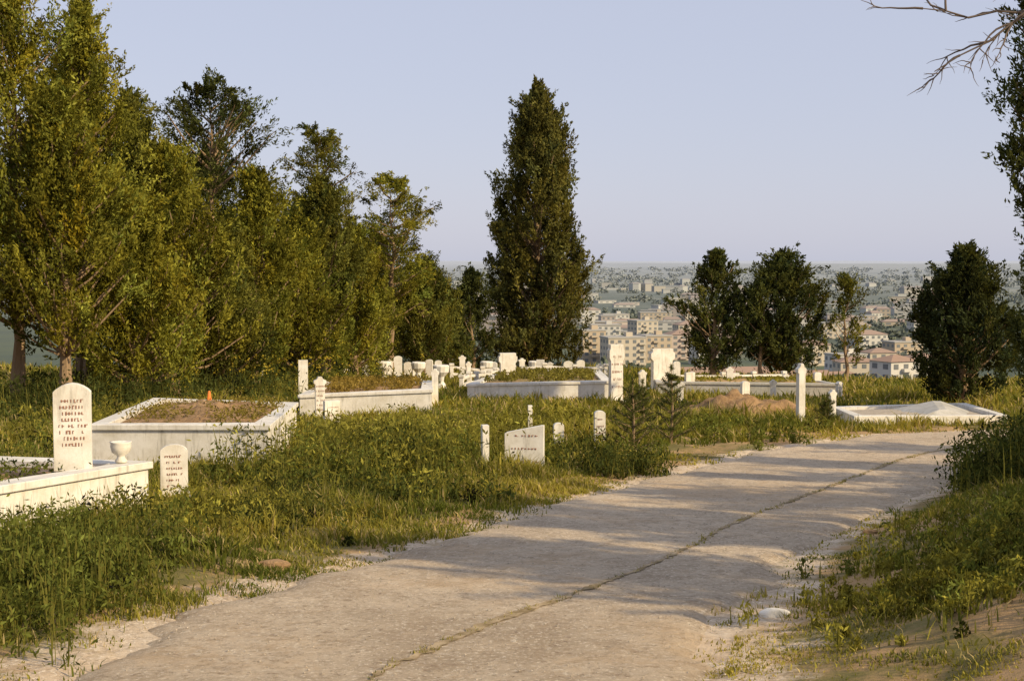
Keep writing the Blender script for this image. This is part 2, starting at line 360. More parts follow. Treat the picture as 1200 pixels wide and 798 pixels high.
railing(4.9,47,9.3,48.5,.5,1.1,.12,.07); railing(-2.3,54,3.6,54.5,.6,1.2); railing(-1.6,45,-.6,52,.5,1.4)
P4=[(6.5,26.9),(9.6,27.3),(10.1,31.5),(7.1,31.5)]
tb('kerbed_grave_plot',P4,.2,thick=.18,soil=M_gravel,mound=.02,fill=.07,cap=False)
b=B(); z=h(9,29.5)+.1; b.hexa([(7.9,28.2,z),(9.5,28.2,z),(9.8,30.5,z),(8.2,30.5,z)],[(8.6,28.5,z+.2),(8.75,28.5,z+.2),(9.15,30.3,z+.2),(9.0,30.3,z+.2)],0); b.build('grave_cover_slab',[M_stone],bevel=.01)
g=np.linspace(-1,1,36); GX,GY=np.meshgrid(g,g); r=np.sqrt(GX**2+GY**2); cx,cy=4.9,30.5
VX=cx+GX*1.8;VY=cy+GY*1.6; VZ=H(VX,VY)-.05+.50*np.clip(1-r,0,1)**.7*(1+.5*nz(VX,VY,2.5)+.2*nz(VX,VY,7))
i,j=np.meshgrid(np.arange(35),np.arange(35)); a=(j*36+i).ravel()
npmesh('soil_mound',np.stack([VX,VY,VZ],-1),np.stack([a,a+1,a+37,a+36],-1),[M_soil],smooth=True)
def rock(name,x,y,s,mt):
    b=B(); k=9; V=[];F=[]
    prof=[(1,-.3),(1.05,.1),(.75,.32),(.3,.4)]
    for r_,z_ in prof:
        for q in range(k):
            a=2*math.pi*q/k; rr=r_*s*(1+.2*math.sin(q*2.3+x*9)+.1*math.sin(q*5+z_*9)); V.append((x+rr*math.cos(a)*1.2,y+rr*math.sin(a)*.8,h(x,y)+.02+z_*s))
    for i in range(3):
        for q in range(k): F.append((i*k+q,i*k+(q+1)%k,(i+1)*k+(q+1)%k,(i+1)*k+q))
    F.append(tuple(3*k+q for q in range(k))); b.add(V,F,0); b.build(name,[mt],bevel=.01)
rock('white_stone',1.6,8.6,.07,M_marble)
for (x,y,s) in [(-1.75,10.35,.10),(-2.0,10.9,.07),(3.1,12.2,.05)]: rock('field_stone',x,y,s,M_soil)
n0=0;Vs=[];Fs=[]
oct_=np.array([[1,0,0],[0,1,0],[-1,0,0],[0,-1,0],[0,0,.7],[0,0,-.7]]);of=np.array([[0,1,4],[1,2,4],[2,3,4],[3,0,4],[1,0,5],[2,1,5],[3,2,5],[0,3,5]])
for k in range(2600):
    y=5+20*rng.random()**1.5; wr_=xr(y)-xl(y)
    x=xl(y)+(rng.random()*1.1-.05)*wr_
    s=rng.uniform(.002,.008); v=oct_*(s*rng.uniform(.6,1.4,(6,1)))+[x,y,-.055*y+.026]; Vs.append(v);Fs.append(of+n0);n0+=6
npmesh('road_pebbles',np.vstack(Vs),np.vstack(Fs),[M_gravel])
# ---------------------------------------------------------------- foliage
def leaves(C,A,l,w,col):
    n=len(C); A=A/np.linalg.norm(A,axis=1)[:,None]; R=rng.normal(size=(n,3)); Bv=np.cross(A,R); Bv/=np.linalg.norm(Bv,axis=1)[:,None]
    l=np.broadcast_to(l,(n,))[:,None];w=np.broadcast_to(w,(n,))[:,None]
    V=np.stack([C-A*l/2,C+Bv*w/2-A*l*.05,C+A*l/2,C-Bv*w/2-A*l*.05],1).reshape(-1,3)
    return V,np.arange(4*n).reshape(n,4),np.repeat(col,4,0)
PROF={
 'cone':lambda t:np.interp(t,[0,.08,.25,.5,.75,.92,1],[.55,.85,1,.82,.5,.2,.03]),
 'spire':lambda t:np.interp(t,[0,.1,.3,.5,.68,.82,.93,1],[.85,.95,1,.95,.82,.6,.3,.04]),
 'egg':lambda t:np.interp(t,[0,.15,.4,.65,.85,1],[.55,.95,1,.8,.45,.08]),
 'open':lambda t:np.interp(t,[0,.3,.6,.8,1],[.5,.85,1,.8,.3]),
 'grove':lambda t:np.interp(t,[0,.15,.4,.65,.85,1],[.7,1,.9,.62,.3,.04])}
def tree(name,x,y,Ht,R,prof='cone',npl=110,lpp=220,col=(.085,.095,.02),start=.12,ls=.17,lw=.07,pl=(.9,.34),tilt=.35,trunk=.14,inner=.45,var=.25,seed=None,lean=(0,0),rag=1.):
    g=np.random.default_rng(seed if seed is not None else int(abs(x*97+y*31))+5)
    z0=h(x,y)-.1; Vs=[];Fs=[];Cs=[];MI=[];n0=0
    pts=[(x+lean[0]*k/6+.06*g.normal()*(k>0),y+lean[1]*k/6+.06*g.normal()*(k>0),z0+Ht*.96*k/6) for k in range(7)]
    P_=np.array(pts)
    v,f=tube(pts,[trunk*1.5]+[trunk*(1-k/6.3) for k in range(1,7)],8); Vs.append(v);Fs.append(f);Cs.append(np.zeros((len(v),3)));MI.append(np.zeros(len(f)));n0+=len(v)
    LC=[];LA=[];LK=[];LL=[]
    base=np.array(col); lob=g.random(6)*6.28
    for k in range(npl):
        t=g.random()**.9 if k>6 else 1-.03*k
        az=g.random()*6.283
        rr=R*PROF[prof](t)*(1+rag*(.20*math.sin(2*az+lob[0]+5*t)+.15*math.sin(14*t+lob[1]+az)+.18*g.normal()))
        d=abs(rr)*(inner+(1-inner)*math.sqrt(g.random()))*.95 if k>2 else .05
        zz=z0+Ht*(start+(1-start)*t*.985)
        tx=np.interp(zz,P_[:,2],P_[:,0]); ty=np.interp(zz,P_[:,2],P_[:,1])
        c=np.array([tx+d*math.cos(az),ty+d*math.sin(az),zz])
        ax=np.array([math.cos(az)*tilt+.2*g.normal(),math.sin(az)*tilt+.2*g.normal(),1.0]) if tilt<1.5 else np.array([math.cos(az)*1.0,math.sin(az)*1.0,.35+.2*g.normal()])
        ax/=np.linalg.norm(ax)
        big=.5+.9*g.random()
        L=pl[0]*big*(.55 if t>.93 else 1); W=pl[1]*big*(.7+.5*g.random())*(.5 if t>.93 else 1)
        if d>.25*R and k%2==0:
            zb=max(z0+Ht*start*.8,zz-d*(.9 if tilt<1.5 else .5)); pb=np.array([np.interp(zb,P_[:,2],P_[:,0]),np.interp(zb,P_[:,2],P_[:,1]),zb])
            v,f=tube([pb,(pb+c)/2+[0,0,-.08*d],c,c+ax*L*.3],[trunk*.28,trunk*.2,trunk*.12,.008],5)
            Vs.append(v);Fs.append(f+n0);Cs.append(np.zeros((len(v),3)));MI.append(np.zeros(len(f)));n0+=len(v)
        m=int(lpp*(.4+.6*big*1.1))
        ns=5; so_=g.normal(size=(ns,3))*W*.55; sa=ax+g.normal(size=(ns,3))*.33; sa/=np.linalg.norm(sa,axis=1)[:,None]; sl=L*g.uniform(.7,1.35,ns)
        q=g.integers(0,ns,m); s_=g.random(m)**.8
        wr=W*.62*(1-s_)**.6*np.abs(g.normal(.7,.35,m)); th=g.random(m)*6.283
        e1=np.cross(ax,[.3,.8,.1]); e1/=np.linalg.norm(e1); e2=np.cross(ax,e1); rad=(e1*np.cos(th)[:,None]+e2*np.sin(th)[:,None])
        p_=c+so_[q]+sa[q]*((s_-.45)*sl[q])[:,None]+rad*wr[:,None]+g.normal(size=(m,3))*.03
        LC.append(p_); LA.append(sa[q]+rad*.5+g.normal(size=(m,3))*.5)
        kk=base*max(.35,1+var*g.normal())*(1+np.array([.10,.03,-.1])*g.normal()); 
        LK.append(np.clip(kk*(1+.25*g.normal(size=(m,1))),.008,.4)); LL.append(ls*(.6+.7*g.random(m)))
    C=np.vstack(LC);A=np.vstack(LA);K=np.vstack(LK);L_=np.concatenate(LL)
    v,f,c=leaves(C,A,L_,L_*lw/ls,K); Vs.append(v);Fs.append(f+n0);Cs.append(c);MI.append(np.ones(len(f)))
    return npmesh(name,np.vstack(Vs),np.vstack(Fs),[M_bark,M_leaf],col=np.vstack(Cs),mi=np.concatenate(MI))
OL=(.190,.182,.028); DK=(.072,.080,.024); MD=(.125,.125,.027)
tree('cypress_tree',1.26,70,14.1,2.1,'spire',600,230,(.120,.115,.032),.03,.18,.065,(1.0,.34),.3,.22,.4,.35,rag=.8)
tree('cypress_tree',-1.9,66,4.9,1.15,'cone',90,160,DK,.05,.17,.06,(.7,.28),.3,.1)
tree('cypress_tree',-3.0,64,3.9,.9,'cone',70,150,MD,.05,.17,.06,(.6,.25),.3,.1)
G_=[(-11.9,34,10.9,1.9,'grove',OL),(-11.4,38,10.7,1.8,'grove',OL),(-10.9,41,8.7,1.7,'grove',MD),(-10.4,33,7.4,1.5,'grove',OL),
 (-9.9,47,10.3,2.3,'open',DK),(-9.3,39,6.9,1.6,'grove',OL),(-7.9,44,6.8,1.5,'grove',OL),(-7.7,56,10.1,1.7,'open',MD),
 (-7.1,47,5.6,1.4,'grove',OL),(-5.1,60,8.7,1.8,'open',OL),(-5.7,51,5.6,1.3,'grove',OL),(-3.9,62,4.9,1.4,'grove',MD),
 (-9.6,36,5.2,1.3,'grove',OL),(-13.3,31,8.0,1.7,'grove',MD),(-13.5,44,10.5,2.2,'grove',DK),(-11.5,54,9,2.3,'grove',DK),(-8.8,60,7.5,2.2,'grove',DK),
 (-6.2,66,6.5,2.2,'grove',DK),(-14.6,36,11,2.2,'grove',DK),(-4.3,70,5.6,2.0,'grove',DK),(-9.0,52,6.5,1.7,'grove',MD),(-6.4,56,5.6,1.5,'grove',OL),
 (-8.4,41,4.9,1.2,'grove',MD),(-6.6,50,7.2,1.5,'grove',MD)]
for (x,y,Ht,R,pf,cl) in G_:
    if pf=='open': tree('pine_tree',x,y,Ht,R,'open',120,190,cl,.33,.13,.045,(.75,.32),1.0 if y<50 else 2,.16,.2,.35)
    else: tree('cypress_tree',x,y,Ht,R,'grove',190,260,cl,.23 if Ht>7 else .16,.115,.045,(1.0,.3),.4,.15,.3,.42,rag=1.35)
tree('juniper_tree',7.5,53,4.95,1.15,'egg',110,170,DK,.16,.15,.055,(.6,.26),.5,.12,rag=1.3)
tree('juniper_tree',10.2,53,5.0,1.45,'egg',150,170,DK,.14,.15,.055,(.65,.28),.6,.13,.3,rag=1.4)
tree('juniper_tree',9.3,52.4,4.3,.8,'cone',50,160,DK,.25,.15,.055,(.6,.24),.5,.09,rag=1.5)
tree('pine_tree',12.2,52,4.1,.75,'cone',34,80,MD,.25,.15,.05,(.5,.2),.6,.08,rag=1.6)
tree('juniper_tree',11.45,36,4.05,1.12,'egg',210,190,(.050,.058,.021),.1,.12,.045,(.5,.24),.4,.12,.45)
tree('cypress_tree',11.65,30,10.5,1.15,'open',340,200,DK,.05,.12,.045,(.7,.26),.4,.16,.3,rag=.9,seed=21)
# trees beyond the frame on the right (they shade the road)
for (x,y,Ht,R,k) in [(8.9,5.0,5.8,.9,46),(9.4,7.2,5.2,.85,46),(11.0,9.2,5.6,.9,44),(10.6,12.4,4.4,.8,34),(13,13.5,5.8,1.0,46),(14.5,16,5.6,1.0,42),(8.0,8.1,2.9,.5,22),(12.6,6.2,7.2,1.0,46),(7.6,6.4,4.6,.6,26)]:
    tree('pine_tree',x,y,Ht,R,'open',k,140,MD,.3,.16,.06,(.8,.22),.6,.11,.1,rag=1.5)
def bare(name,x,y,Ht,seed,extra=[]):
    g=np.random.default_rng(seed); Vs=[];Fs=[];n0=0
    def br(p,d,L,r,lv,jit=.16,pr=.5,path=None):
        nonlocal n0
        if path is None:
            pts=[p];q=p.copy();dd=d.copy();ds=[]
            for k in range(8):
                dd=dd+g.normal(size=3)*jit; dd/=np.linalg.norm(dd); q=q+dd*L/8; pts.append(q.copy()); ds.append(dd.copy())
        else:
            pts=[np.array(a_) for a_ in path]; ds=[(pts[k+1]-pts[k])/np.linalg.norm(pts[k+1]-pts[k]) for k in range(8)]
        v,f=tube(pts,[r*(1-.1*k) for k in range(9)],6 if lv<2 else 4); Vs.append(v);Fs.append(f+n0);n0+=len(v)
        if lv<4:
            for k in range(3,9):
                for _ in range(2 if lv>1 else 1):
                    if g.random()<pr:
                        nd=ds[k-1]+g.normal(size=3)*.5; nd/=np.linalg.norm(nd); br(pts[k],nd,L*(.2+.17*g.random()),r*.5,lv+1,pr=pr)
    z=h(x,y)-.1
    v,f=tube([(x,y,z),(x+.05,y,z+Ht*.3),(x-.05,y+.1,z+Ht*.6),(x,y,z+Ht*.85)],[.1,.08,.06,.04],8); Vs.append(v);Fs.append(f);n0+=len(v)
    for k in range(4):
        a=k*.8-1.0; br(np.array([x-.02,y+.05,z+Ht*(.6+.07*k)]),np.array([math.cos(a)*.6,math.sin(a)*.6,.9]),Ht*.35,.03,2)
    for path,L in extra: br(None,None,L,.022,2,.07,.5,path)
    npmesh(name,np.vstack(Vs),np.vstack(Fs),[M_twig],smooth=True)
pa=[(6.38,12.5,4.5),(5.9,12.5,4.42),(5.4,12.5,4.2),(4.95,12.5,4.08),(4.6,12.5,3.98),(4.35,12.5,3.76),(4.15,12.5,3.60),(3.9,12.5,3.48),(3.68,12.5,3.34)]
pb=[(6.38,12.6,4.3),(5.9,12.6,4.35),(5.4,12.6,4.12),(4.9,12.6,4.02),(4.5,12.6,3.86),(4.25,12.6,3.88),(4.0,12.6,3.82),(3.8,12.6,3.88),(3.6,12.6,3.90)]
bare('bare_tree',6.4,12.5,6.4,9,[(pa,2.2),(pb,1.6)])
def sapling(name,x,y,Ht,R,col):
    g=np.random.default_rng(int(abs(x*50))+3); z=h(x,y)-.05
    Vs=[];Fs=[];Cs=[];MI=[];n0=0
    v,f=tube([(x,y,z),(x+.02,y,z+Ht*.5),(x,y,z+Ht)],[.025,.018,.006],6);Vs.append(v);Fs.append(f);Cs.append(np.zeros((len(v),3)));MI.append(np.zeros(len(f)));n0+=len(v)
    LC=[];LA=[]
    for t in np.linspace(.12,1,9):
        for q in range(5 if t<.95 else 1):
            a=q*1.25+t*9+g.normal()*.35; L=R*(1.05-t*.8)*g.uniform(.5,1.3); d=np.array([math.cos(a),math.sin(a),.45+.4*t+.2*g.normal()]) if t<.95 else np.array([0,0,1.])
            d/=np.linalg.norm(d); p0=np.array([x,y,z+Ht*t]); v,f=tube([p0,p0+d*L],[.008,.003],4);Vs.append(v);Fs.append(f+n0);Cs.append(np.zeros((len(v),3)));MI.append(np.zeros(len(f)));n0+=len(v)
            s_=g.random(45)**.7; LC.append(p0+d*(L*s_)[:,None]+g.normal(size=(45,3))*.01); LA.append(d*.6+g.normal(size=(45,3))*.6)
    C=np.vstack(LC);A=np.vstack(LA); v,f,c=leaves(C,A,.12,.009,np.clip(np.array(col)*(1+.25*g.normal(size=(len(C),1))),.01,.3)); Vs.append(v);Fs.append(f+n0);Cs.append(c);MI.append(np.ones(len(f)))
    npmesh(name,np.vstack(Vs),np.vstack(Fs),[M_bark,M_leaf],col=np.vstack(Cs),mi=np.concatenate(MI))
sapling('pine_sapling',1.72,20.2,1.0,.55,(.08,.09,.028)); sapling('pine_sapling',2.45,21.8,1.2,.5,(.09,.10,.03)); sapling('pine_sapling',2.35,25.5,.9,.4,(.11,.12,.03))
sapling('pine_sapling',5.9,26.5,.6,.35,(.10,.11,.03))
# ---------------------------------------------------------------- grass
def inpoly(P,x,y,mg=0):
    r=np.ones(len(x),bool); Q=offpoly(P,-mg)
    for i in range(4):
        a,b_=Q[i],Q[(i+1)%4]; r&=((b_[0]-a[0])*(y-a[1])-(b_[1]-a[1])*(x-a[0]))>0
    return r
def ok(x,y,edge=.05):
    e=edge-.14+.22*nz(x,y,2.1,4)+.12*nz(x,y,7,1)+.08*rng.normal(size=len(x))
    m=~((x>xl(y)-e)&(x<xr(y)+e)&(y<30))
    for P_ in T: m&=~inpoly(P_,x,y,.04)
    return m
def scatter(n,y0,y1,pw=1.):
    y=y0+(y1-y0)*rng.random(n)**pw; u=rng.uniform(-.42,.42,n); return u*y,y
def blades(x,y,hh,w,col,lean=.5,zoff=0):
    n=len(x); az=rng.random(n)*6.283; d=np.stack([np.cos(az),np.sin(az),0*az],-1); s=np.stack([-np.sin(az+rng.normal(size=n)*.8),np.cos(az),0*az],-1)
    z=H(x,y)-.01+zoff; P0=np.stack([x,y,z],-1); ln=(lean*rng.random(n)*hh)[:,None]; up=np.array([0,0,1.])
    hh=hh[:,None]; w=np.broadcast_to(w,(n,))[:,None]
    P1=P0+up*hh*.55+d*ln*.35; P2=P0+up*hh*(1-.25*rng.random((n,1)))+d*ln
    V=np.stack([P0-s*w/2,P0+s*w/2,P1+s*w*.42,P1-s*w*.42,P2+s*w*.06,P2-s*w*.06],1).reshape(-1,3)
    a=np.arange(n)*6; F=np.concatenate([np.stack([a,a+1,a+2,a+3],-1),np.stack([a+3,a+2,a+4,a+5],-1)])
    return V,F,np.repeat(col,6,0)
AV=[];AF=[];AC=[];n0=0
def addb(v,f,c):
    global n0
    AV.append(v);AF.append(f+n0);AC.append(c);n0+=len(v)
def gcol(x,y,n):
    a=np.array([.105,.125,.024]);b_=np.array([.35,.30,.06]);t=np.clip(.45+.75*nz(x,y,.8,6)+.3*nz(x,y,3.1,2)+.2*rng.normal(size=n),0,1)[:,None]
    c=a*(1-t)+b_*t; dry=(rng.random(n)<.14)[:,None]; c=np.where(dry,np.array([.46,.36,.17]),c); return np.clip(c*(1+.18*rng.normal(size=(n,1))),.01,.6)
for (nt_,nb,y0,y1,hb,wb) in [(13000,15,5,11,.10,.009),(12000,14,10,18,.12,.013),(9000,12,17,30,.12,.022),(9000,9,28,50,.14,.04),(6000,8,48,78,.18,.07)]:
    x,y=scatter(nt_,y0,y1,.8); k=ok(x,y); x,y=x[k],y[k]
    off=np.maximum(xl(y)-x,x-xr(y)); off=np.where(y>30,3,off); rt=(x>xr(y))&(y<24)
    bare_=nz(x,y,.75,11)+.6*nz(x,y,2.2,3)+.45*nz(x,y,5.5,7)>.0+.62*sm(off/3)-.35*rt
    dens=rng.random(len(x))<np.where(bare_,.08,np.where(rt,.8,1.))
    x,y,off,rt=x[dens],y[dens],off[dens],rt[dens]
    th=hb*(.35+.85*sm(off/1.8))*(1+.9*nz(x,y,.6,2)+.8*nz(x,y,1.9,8)+.5*nz(x,y,5,1))*np.where(rt,.7,1)
    th=np.maximum(th,.025)
    X=np.repeat(x,nb)+rng.normal(size=len(x)*nb)*(.05+.002*y0);Y=np.repeat(y,nb)+rng.normal(size=len(x)*nb)*(.05+.002*y0)
    hh=np.repeat(th,nb)*rng.uniform(.5,1.45,len(X)); k2=ok(X,Y,-.12)&(hh>.015); X,Y,hh=X[k2],Y[k2],hh[k2]
    addb(*blades(X,Y,hh,wb*rng.uniform(.6,1.3,len(X)),gcol(X,Y,len(X)),1.0))
# tufts growing in the road joint
k=rng.integers(250,1000,420); c_=SP[k]+rng.normal(size=(420,2))*.02
X=np.repeat(c_[:,0],5)+rng.normal(size=2100)*.015;Y=np.repeat(c_[:,1],5)+rng.normal(size=2100)*.015
addb(*blades(X,Y,rng.uniform(.01,.035,2100),.006,gcol(X,Y,2100),1.2,.045))
npmesh('grass',np.vstack(AV),np.vstack(AF),[M_grass],col=np.vstack(AC))
LV=[];LF=[];LCc=[];n0=0
def weeds(cx,cy,rx,ry,n,ht,ls,cl,lp=55):
    global n0
    x=cx+rx*rng.normal(size=n)*.5;y=cy+ry*rng.normal(size=n)*.5;k=ok(x,y,.1)&~((x>-.6)&(x<.6)&(y>15.6)&(y<18.2));x,y=x[k],y[k];m=len(x)
    if m==0: return
    hts=ht*rng.uniform(.3,1.2,m)
    z=H(x,y); X=np.repeat(x,lp);Y=np.repeat(y,lp);Z=np.repeat(z,lp);HH=np.repeat(hts,lp); t=rng.random(len(X))
    sp=(.10+.10*np.sin(t*3.1))*HH/.5*.7
    C=np.stack([X+rng.normal(size=len(X))*sp,Y+rng.normal(size=len(X))*sp,Z+t*HH],-1)
    A=rng.normal(size=C.shape)*.7+[0,0,.7]
    base=np.repeat(np.array(cl)*(1+.35*rng.normal(size=(m,1))),lp,0); K=np.clip(base*(1+.25*rng.normal(size=(len(X),1))),.01,.5)
    v,f,c=leaves(C,A,ls*rng.uniform(.5,1.3,len(X)),ls*.32,K); LV.append(v);LF.append(f+n0);LCc.append(c);n0+=len(v)
    xs_=np.repeat(x,4)+rng.normal(size=m*4)*.05; ys_=np.repeat(y,4)+rng.normal(size=m*4)*.05
    v,f,c=blades(xs_,ys_,np.repeat(hts,4)*1.15,.012,np.tile([.18,.17,.04],(m*4,1)),.3); LV.append(v);LF.append(f+n0);LCc.append(c);n0+=len(v)
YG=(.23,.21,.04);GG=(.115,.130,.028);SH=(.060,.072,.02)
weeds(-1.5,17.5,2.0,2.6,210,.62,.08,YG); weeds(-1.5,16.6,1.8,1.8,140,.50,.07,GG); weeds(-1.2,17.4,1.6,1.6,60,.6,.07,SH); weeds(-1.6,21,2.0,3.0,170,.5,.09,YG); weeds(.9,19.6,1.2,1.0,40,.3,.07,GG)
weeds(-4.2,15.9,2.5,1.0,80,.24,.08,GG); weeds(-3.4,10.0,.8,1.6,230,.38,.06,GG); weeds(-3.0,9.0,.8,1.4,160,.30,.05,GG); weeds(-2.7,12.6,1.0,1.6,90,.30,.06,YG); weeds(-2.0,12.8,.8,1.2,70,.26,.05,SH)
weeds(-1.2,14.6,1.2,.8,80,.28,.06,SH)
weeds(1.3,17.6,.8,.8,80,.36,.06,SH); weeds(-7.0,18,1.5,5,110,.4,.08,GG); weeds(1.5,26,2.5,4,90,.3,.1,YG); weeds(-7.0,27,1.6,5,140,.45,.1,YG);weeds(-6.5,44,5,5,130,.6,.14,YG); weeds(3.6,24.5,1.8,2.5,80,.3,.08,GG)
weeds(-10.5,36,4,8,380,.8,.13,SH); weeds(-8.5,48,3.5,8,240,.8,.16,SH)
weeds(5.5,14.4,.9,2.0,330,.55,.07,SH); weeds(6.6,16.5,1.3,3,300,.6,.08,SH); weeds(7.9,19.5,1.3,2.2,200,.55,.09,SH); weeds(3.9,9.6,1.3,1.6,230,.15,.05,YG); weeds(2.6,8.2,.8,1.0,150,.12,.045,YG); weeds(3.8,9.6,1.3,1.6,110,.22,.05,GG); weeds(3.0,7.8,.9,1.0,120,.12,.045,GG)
npmesh('weeds',np.vstack(LV),np.vstack(LF),[M_grass],col=np.vstack(LCc))
LV=[];LF=[];LCc=[];n0=0
def tombplants(P_,hw,n,ls,cl):
    global n0
    q=np.array(P_); u=rng.uniform(.1,.9,n)[:,None];v_=rng.uniform(.06,.94,n)[:,None]
    c=(1-u)*(1-v_)*q[0]+u*(1-v_)*q[1]+u*v_*q[2]+(1-u)*v_*q[3]; x,y=c[:,0],c[:,1]
    lp=30; X=np.repeat(x,lp)+rng.normal(size=n*lp)*.09;Y=np.repeat(y,lp)+rng.normal(size=n*lp)*.09;Z=np.repeat(-.055*y,lp)+hw+.02+rng.random(n*lp)*.16
    K=np.clip(np.array(cl)*(1+.3*rng.normal(size=(n*lp,1))),.01,.5)
    v,f,c=leaves(np.stack([X,Y,Z],-1),rng.normal(size=(n*lp,3))+[0,0,.6],ls,ls*.4,K); LV.append(v);LF.append(f+n0);LCc.append(c);n0+=len(v)
tombplants(T[1],.56,90,.06,(.21,.17,.04)); tombplants(T[2],.52,140,.08,(.25,.18,.045)); tombplants(T[3],.5,150,.11,(.19,.17,.04)); tombplants(T[0],.4,130,.05,GG); tombplants(T[4],.36,80,.1,YG)
npmesh('grave_plants',np.vstack(LV),np.vstack(LF),[M_grass],col=np.vstack(LCc))
n=130; x=rng.normal(size=n)*1.4-6.9; y=rng.normal(size=n)*3+42; k=ok(x,y);x,y=x[k],y[k]
zt=1.0*rng.uniform(.7,1.3,len(x))
v,f,c=blades(x,y,zt,.012,np.tile([.12,.14,.03],(len(x),1)),.1)
C=np.stack([np.repeat(x,5),np.repeat(y,5),np.repeat(H(x,y)+zt*.92,5)],-1)+rng.normal(size=(len(x)*5,3))*.035
v2,f2,c2=leaves(C,rng.normal(size=C.shape),.06,.045,np.tile([.50,.38,.05],(len(C),1)))
npmesh('yellow_wildflowers',np.vstack([v,v2]),np.vstack([f,f2+len(v)]),[M_grass],col=np.vstack([c,c2]))
# ---------------------------------------------------------------- town in the valley
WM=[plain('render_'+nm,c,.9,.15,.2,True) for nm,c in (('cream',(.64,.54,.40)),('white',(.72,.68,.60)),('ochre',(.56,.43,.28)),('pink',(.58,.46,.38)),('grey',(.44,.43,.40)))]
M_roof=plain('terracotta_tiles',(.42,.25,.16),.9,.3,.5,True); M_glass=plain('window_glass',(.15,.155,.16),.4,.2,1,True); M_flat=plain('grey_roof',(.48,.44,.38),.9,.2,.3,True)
def building(name,x,y,w,d,fl,rz,wm,roof='hip',bay=3.2):
    b=B(); z=min(h(x-w/2,y),h(x+w/2,y),h(x,y-d/2))-1; Ht=fl*2.9+1.6; co,si=math.cos(rz),math.sin(rz)
    b.box((x,y,z+Ht/2),(w,d,Ht),0,rz)
    f=lambda a,c,e:(x+a*co-c*si,y+a*si+c*co,z+e)
    o=.5
    if roof=='hip':
        r=min(w,d)*.18; a,c=w/2+o,d/2+o; k=max(w/2-d/2,.3); b.hexa([f(-a,-c,Ht),f(a,-c,Ht),f(a,c,Ht),f(-a,c,Ht)],[f(-k,-.1,Ht+r),f(k,-.1,Ht+r),f(k,.1,Ht+r),f(-k,.1,Ht+r)],1)
    elif roof=='gable':
        r=d*.2; a,c=w/2+o,d/2+o; b.hexa([f(-a,-c,Ht),f(a,-c,Ht),f(a,c,Ht),f(-a,c,Ht)],[f(-a,-.1,Ht+r),f(a,-.1,Ht+r),f(a,.1,Ht+r),f(-a,.1,Ht+r)],1)
    else:
        b.box((x,y,z+Ht+.3),(w+.6,d+.6,.6),1,rz); b.box(f(w*.15,0,Ht+1.5),(3,3,1.8),0,rz)
    for lv in range(fl):
        zz=1.6+lv*2.9+1.5
        nb=max(2,int(w/bay))
        for q in range(nb):
            xx=-w/2+w*(q+.5)/nb
            for sgn in (-1,1):
                b.box(f(xx,sgn*(d/2+.02),zz),(w/nb*.45,.14,1.4),2,rz)
            if q%3==1 and fl>2: b.box(f(xx,-d/2-.65,zz-1.0),(w/nb*.9,1.1,.9),0,rz)
        nb=max(2,int(d/bay))
        for q in range(nb):
            yy=-d/2+d*(q+.5)/nb
            for sgn in (-1,1): b.box(f(sgn*(w/2+.02),yy,zz),(.14,d/nb*.45,1.4),2,rz)
    b.build(name,[WM[wm],M_roof if roof in('hip','gable') else M_flat,M_glass])
BL=[(.055,640,11,11,5,.3,2,'flat'),(.078,620,17,12,4,.25,0,'flat'),(.100,660,13,12,4,.3,2,'flat'),(.118,680,12,12,4,.2,3,'hip'),(.135,640,10,11,3,.3,1,'flat'),
(.065,780,16,12,4,.1,1,'flat'),(.092,840,14,12,4,.4,0,'flat'),(.125,860,18,12,3,.2,0,'hip'),(.150,720,14,11,3,.3,3,'hip'),
(.168,800,16,12,3,.1,1,'flat'),(.072,1060,20,12,3,.2,1,'flat'),(.1,1120,24,12,3,.1,2,'flat'),
(.21,620,14,11,3,.3,0,'hip'),(.25,740,17,12,3,.3,1,'hip'),(.225,880,16,12,3,.2,0,'flat'),(.29,900,18,12,3,.1,1,'flat'),
(.20,1080,20,12,3,.3,1,'flat'),(.16,1150,20,12,3,.2,1,'flat'),(.235,560,13,10,2,.3,1,'flat'),(.258,600,12,10,2,.2,0,'hip'),(.275,660,15,11,3,.3,2,'flat')]
for (u,d,w_,dd,fl,rz,wm,rf) in BL: building('apartment_building',u*d,d,w_,dd,fl,rz,wm,rf)
building('warehouse',.185*395,395,30,15,1,.15,1,'gable',6); building('long_factory_building',.142*420,430,36,14,1,.1,4,'gable',6)
building('house',.270*395,395,10.5,9,3,.45,1,'hip'); building('house',.232*420,425,16,9,1,.2,3,'hip'); building('house',.247*470,480,13,9,2,.1,0,'hip'); building('house',.215*380,405,13,8,1,.35,1,'gable')
building('house',.30*500,520,12,9,2,.3,1,'hip')
b=B()
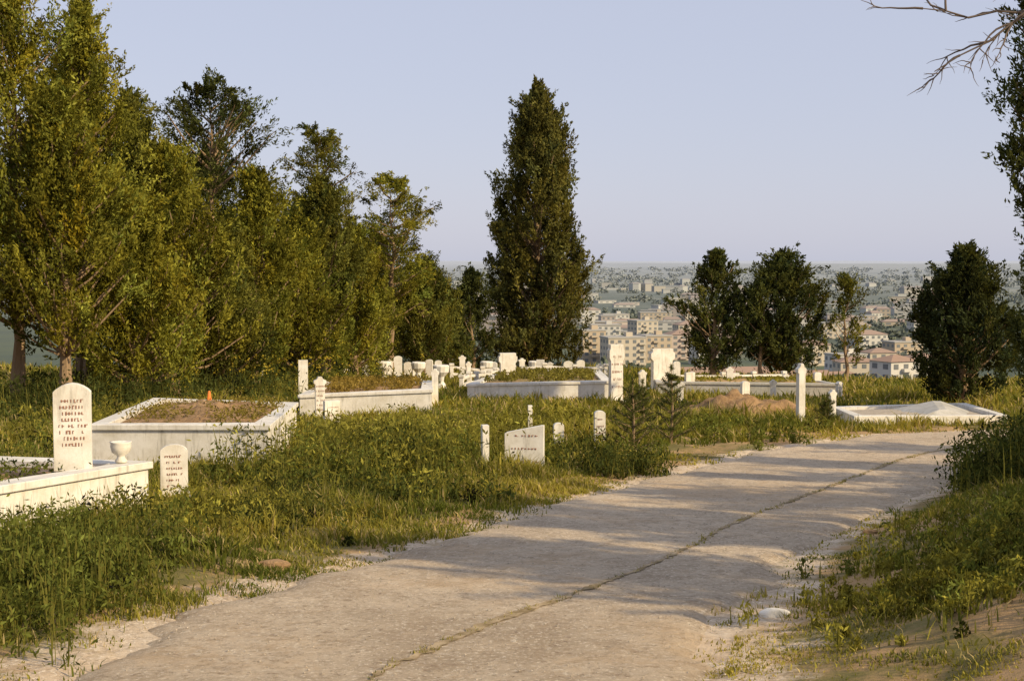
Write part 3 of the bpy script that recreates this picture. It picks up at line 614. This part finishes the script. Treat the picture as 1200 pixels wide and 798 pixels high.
for k in range(520):
    d=random.choice([random.uniform(900,1500),random.uniform(1200,2400),random.uniform(1800,3400)]); u=random.uniform(-.11,.30) if random.random()<.9 else random.uniform(-.4,.4)
    if nz(np.array(u*22),np.array(d*.004),1,3)<-.08: continue
    w_=random.uniform(8,30);dd=random.uniform(9,14);fl=random.choice([1,1,2,2,3,4]);Ht=fl*3+1;x=u*d;z=h(x,d)-1;rz=random.uniform(-.3,.6);wm=random.choice([0,1,1,1,2,3])
    b.box((x,d,z+Ht/2),(w_,dd,Ht),wm,rz); co,si=math.cos(rz),math.sin(rz); f=lambda a,c,e:(x+a*co-c*si,d+a*si+c*co,z+e); a,c,kk=w_/2+.4,dd/2+.4,w_/3
    fr=random.random()<.68; 
    b.hexa([f(-a,-c,Ht),f(a,-c,Ht),f(a,c,Ht),f(-a,c,Ht)],[f(-kk,-.1,Ht+1.8),f(kk,-.1,Ht+1.8),f(kk,.1,Ht+1.8),f(-kk,.1,Ht+1.8)] if not fr else [f(-a,-c,Ht+.5),f(a,-c,Ht+.5),f(a,c,Ht+.5),f(-a,c,Ht+.5)],6 if fr else 4)
    if d<1800:
        for lv in range(fl):
            for q in (-.33,0,.33): b.box(f(q*w_,-dd/2-.02,2.5+lv*3),(w_*.14,.14,1.4),5,rz)
b.build('distant_town',WM[:4]+[M_roof,M_glass,M_flat])
LCs=[];LK=[];Ls=[]
for k in range(5600):
    d=280+rng.random()**1.5*5500; u=rng.uniform(-.12,.42); x=u*d
    if nz(np.array(x*.01),np.array(d*.006),1,9)<-.05: continue
    s=rng.uniform(1.6,3.2)*(1+d/3500); m=26; p_=rng.normal(size=(m,3)); p_/=np.linalg.norm(p_,axis=1)[:,None]; p_*=rng.random((m,1))**.4
    p_=p_*[s*rng.uniform(.9,2.6),s,s*rng.uniform(.7,1.3)]+[x,d,h(x,d)+s*.7]; LCs.append(p_); LK.append(np.array([.055,.07,.028])*rng.uniform(.6,1.5)*rng.uniform(.8,1.2,(m,1))); Ls.append(np.full(m,s*.9))
C=np.vstack(LCs);Ls=np.concatenate(Ls); v,f,c=leaves(C,rng.normal(size=C.shape),Ls,Ls*.75,np.vstack(LK))
npmesh('distant_trees',v,f,[M_far],col=c)
# ---------------------------------------------------------------- light, sky, camera
el=math.radians(29); sd=Vector((.84,-.54,0)).normalized()*math.cos(el); sd.z=math.sin(el)
sun=bpy.data.lights.new('sun','SUN'); sun.energy=5.0; sun.angle=math.radians(.55); sun.color=(1,.81,.52)
so=bpy.data.objects.new('sun',sun); sc.collection.objects.link(so); so.rotation_euler=sd.to_track_quat('Z','Y').to_euler()
wd=bpy.data.worlds.new('World'); sc.world=wd; wd.use_nodes=True; nt=wd.node_tree; bg=nt.nodes['Background']
sk=nt.nodes.new('ShaderNodeTexSky'); sk.sky_type='NISHITA'; sk.sun_disc=False; sk.sun_elevation=el; sk.sun_rotation=math.atan2(sd.x,sd.y); sk.air_density=1.; sk.dust_density=1.; sk.ozone_density=2.5; sk.altitude=200
tc=mix(nt,1.0,sk.outputs[0],(1.3,1.05,1.0),'MULTIPLY')
tc=mix(nt,.78,tc,(4.65,4.95,6.1))
nt.links.new(tc,bg.inputs[0]); bg.inputs[1].default_value=.125
cam=bpy.data.cameras.new('camera'); cam.lens=50; cam.sensor_width=36; cam.clip_end=60000; cam.clip_start=.1
co=bpy.data.objects.new('camera',cam); sc.collection.objects.link(co); co.location=(0,0,1.7); co.rotation_euler=(math.radians(90-3.22),0,0); sc.camera=co
sc.view_settings.view_transform='Standard'; sc.view_settings.look='None'; sc.view_settings.exposure=0
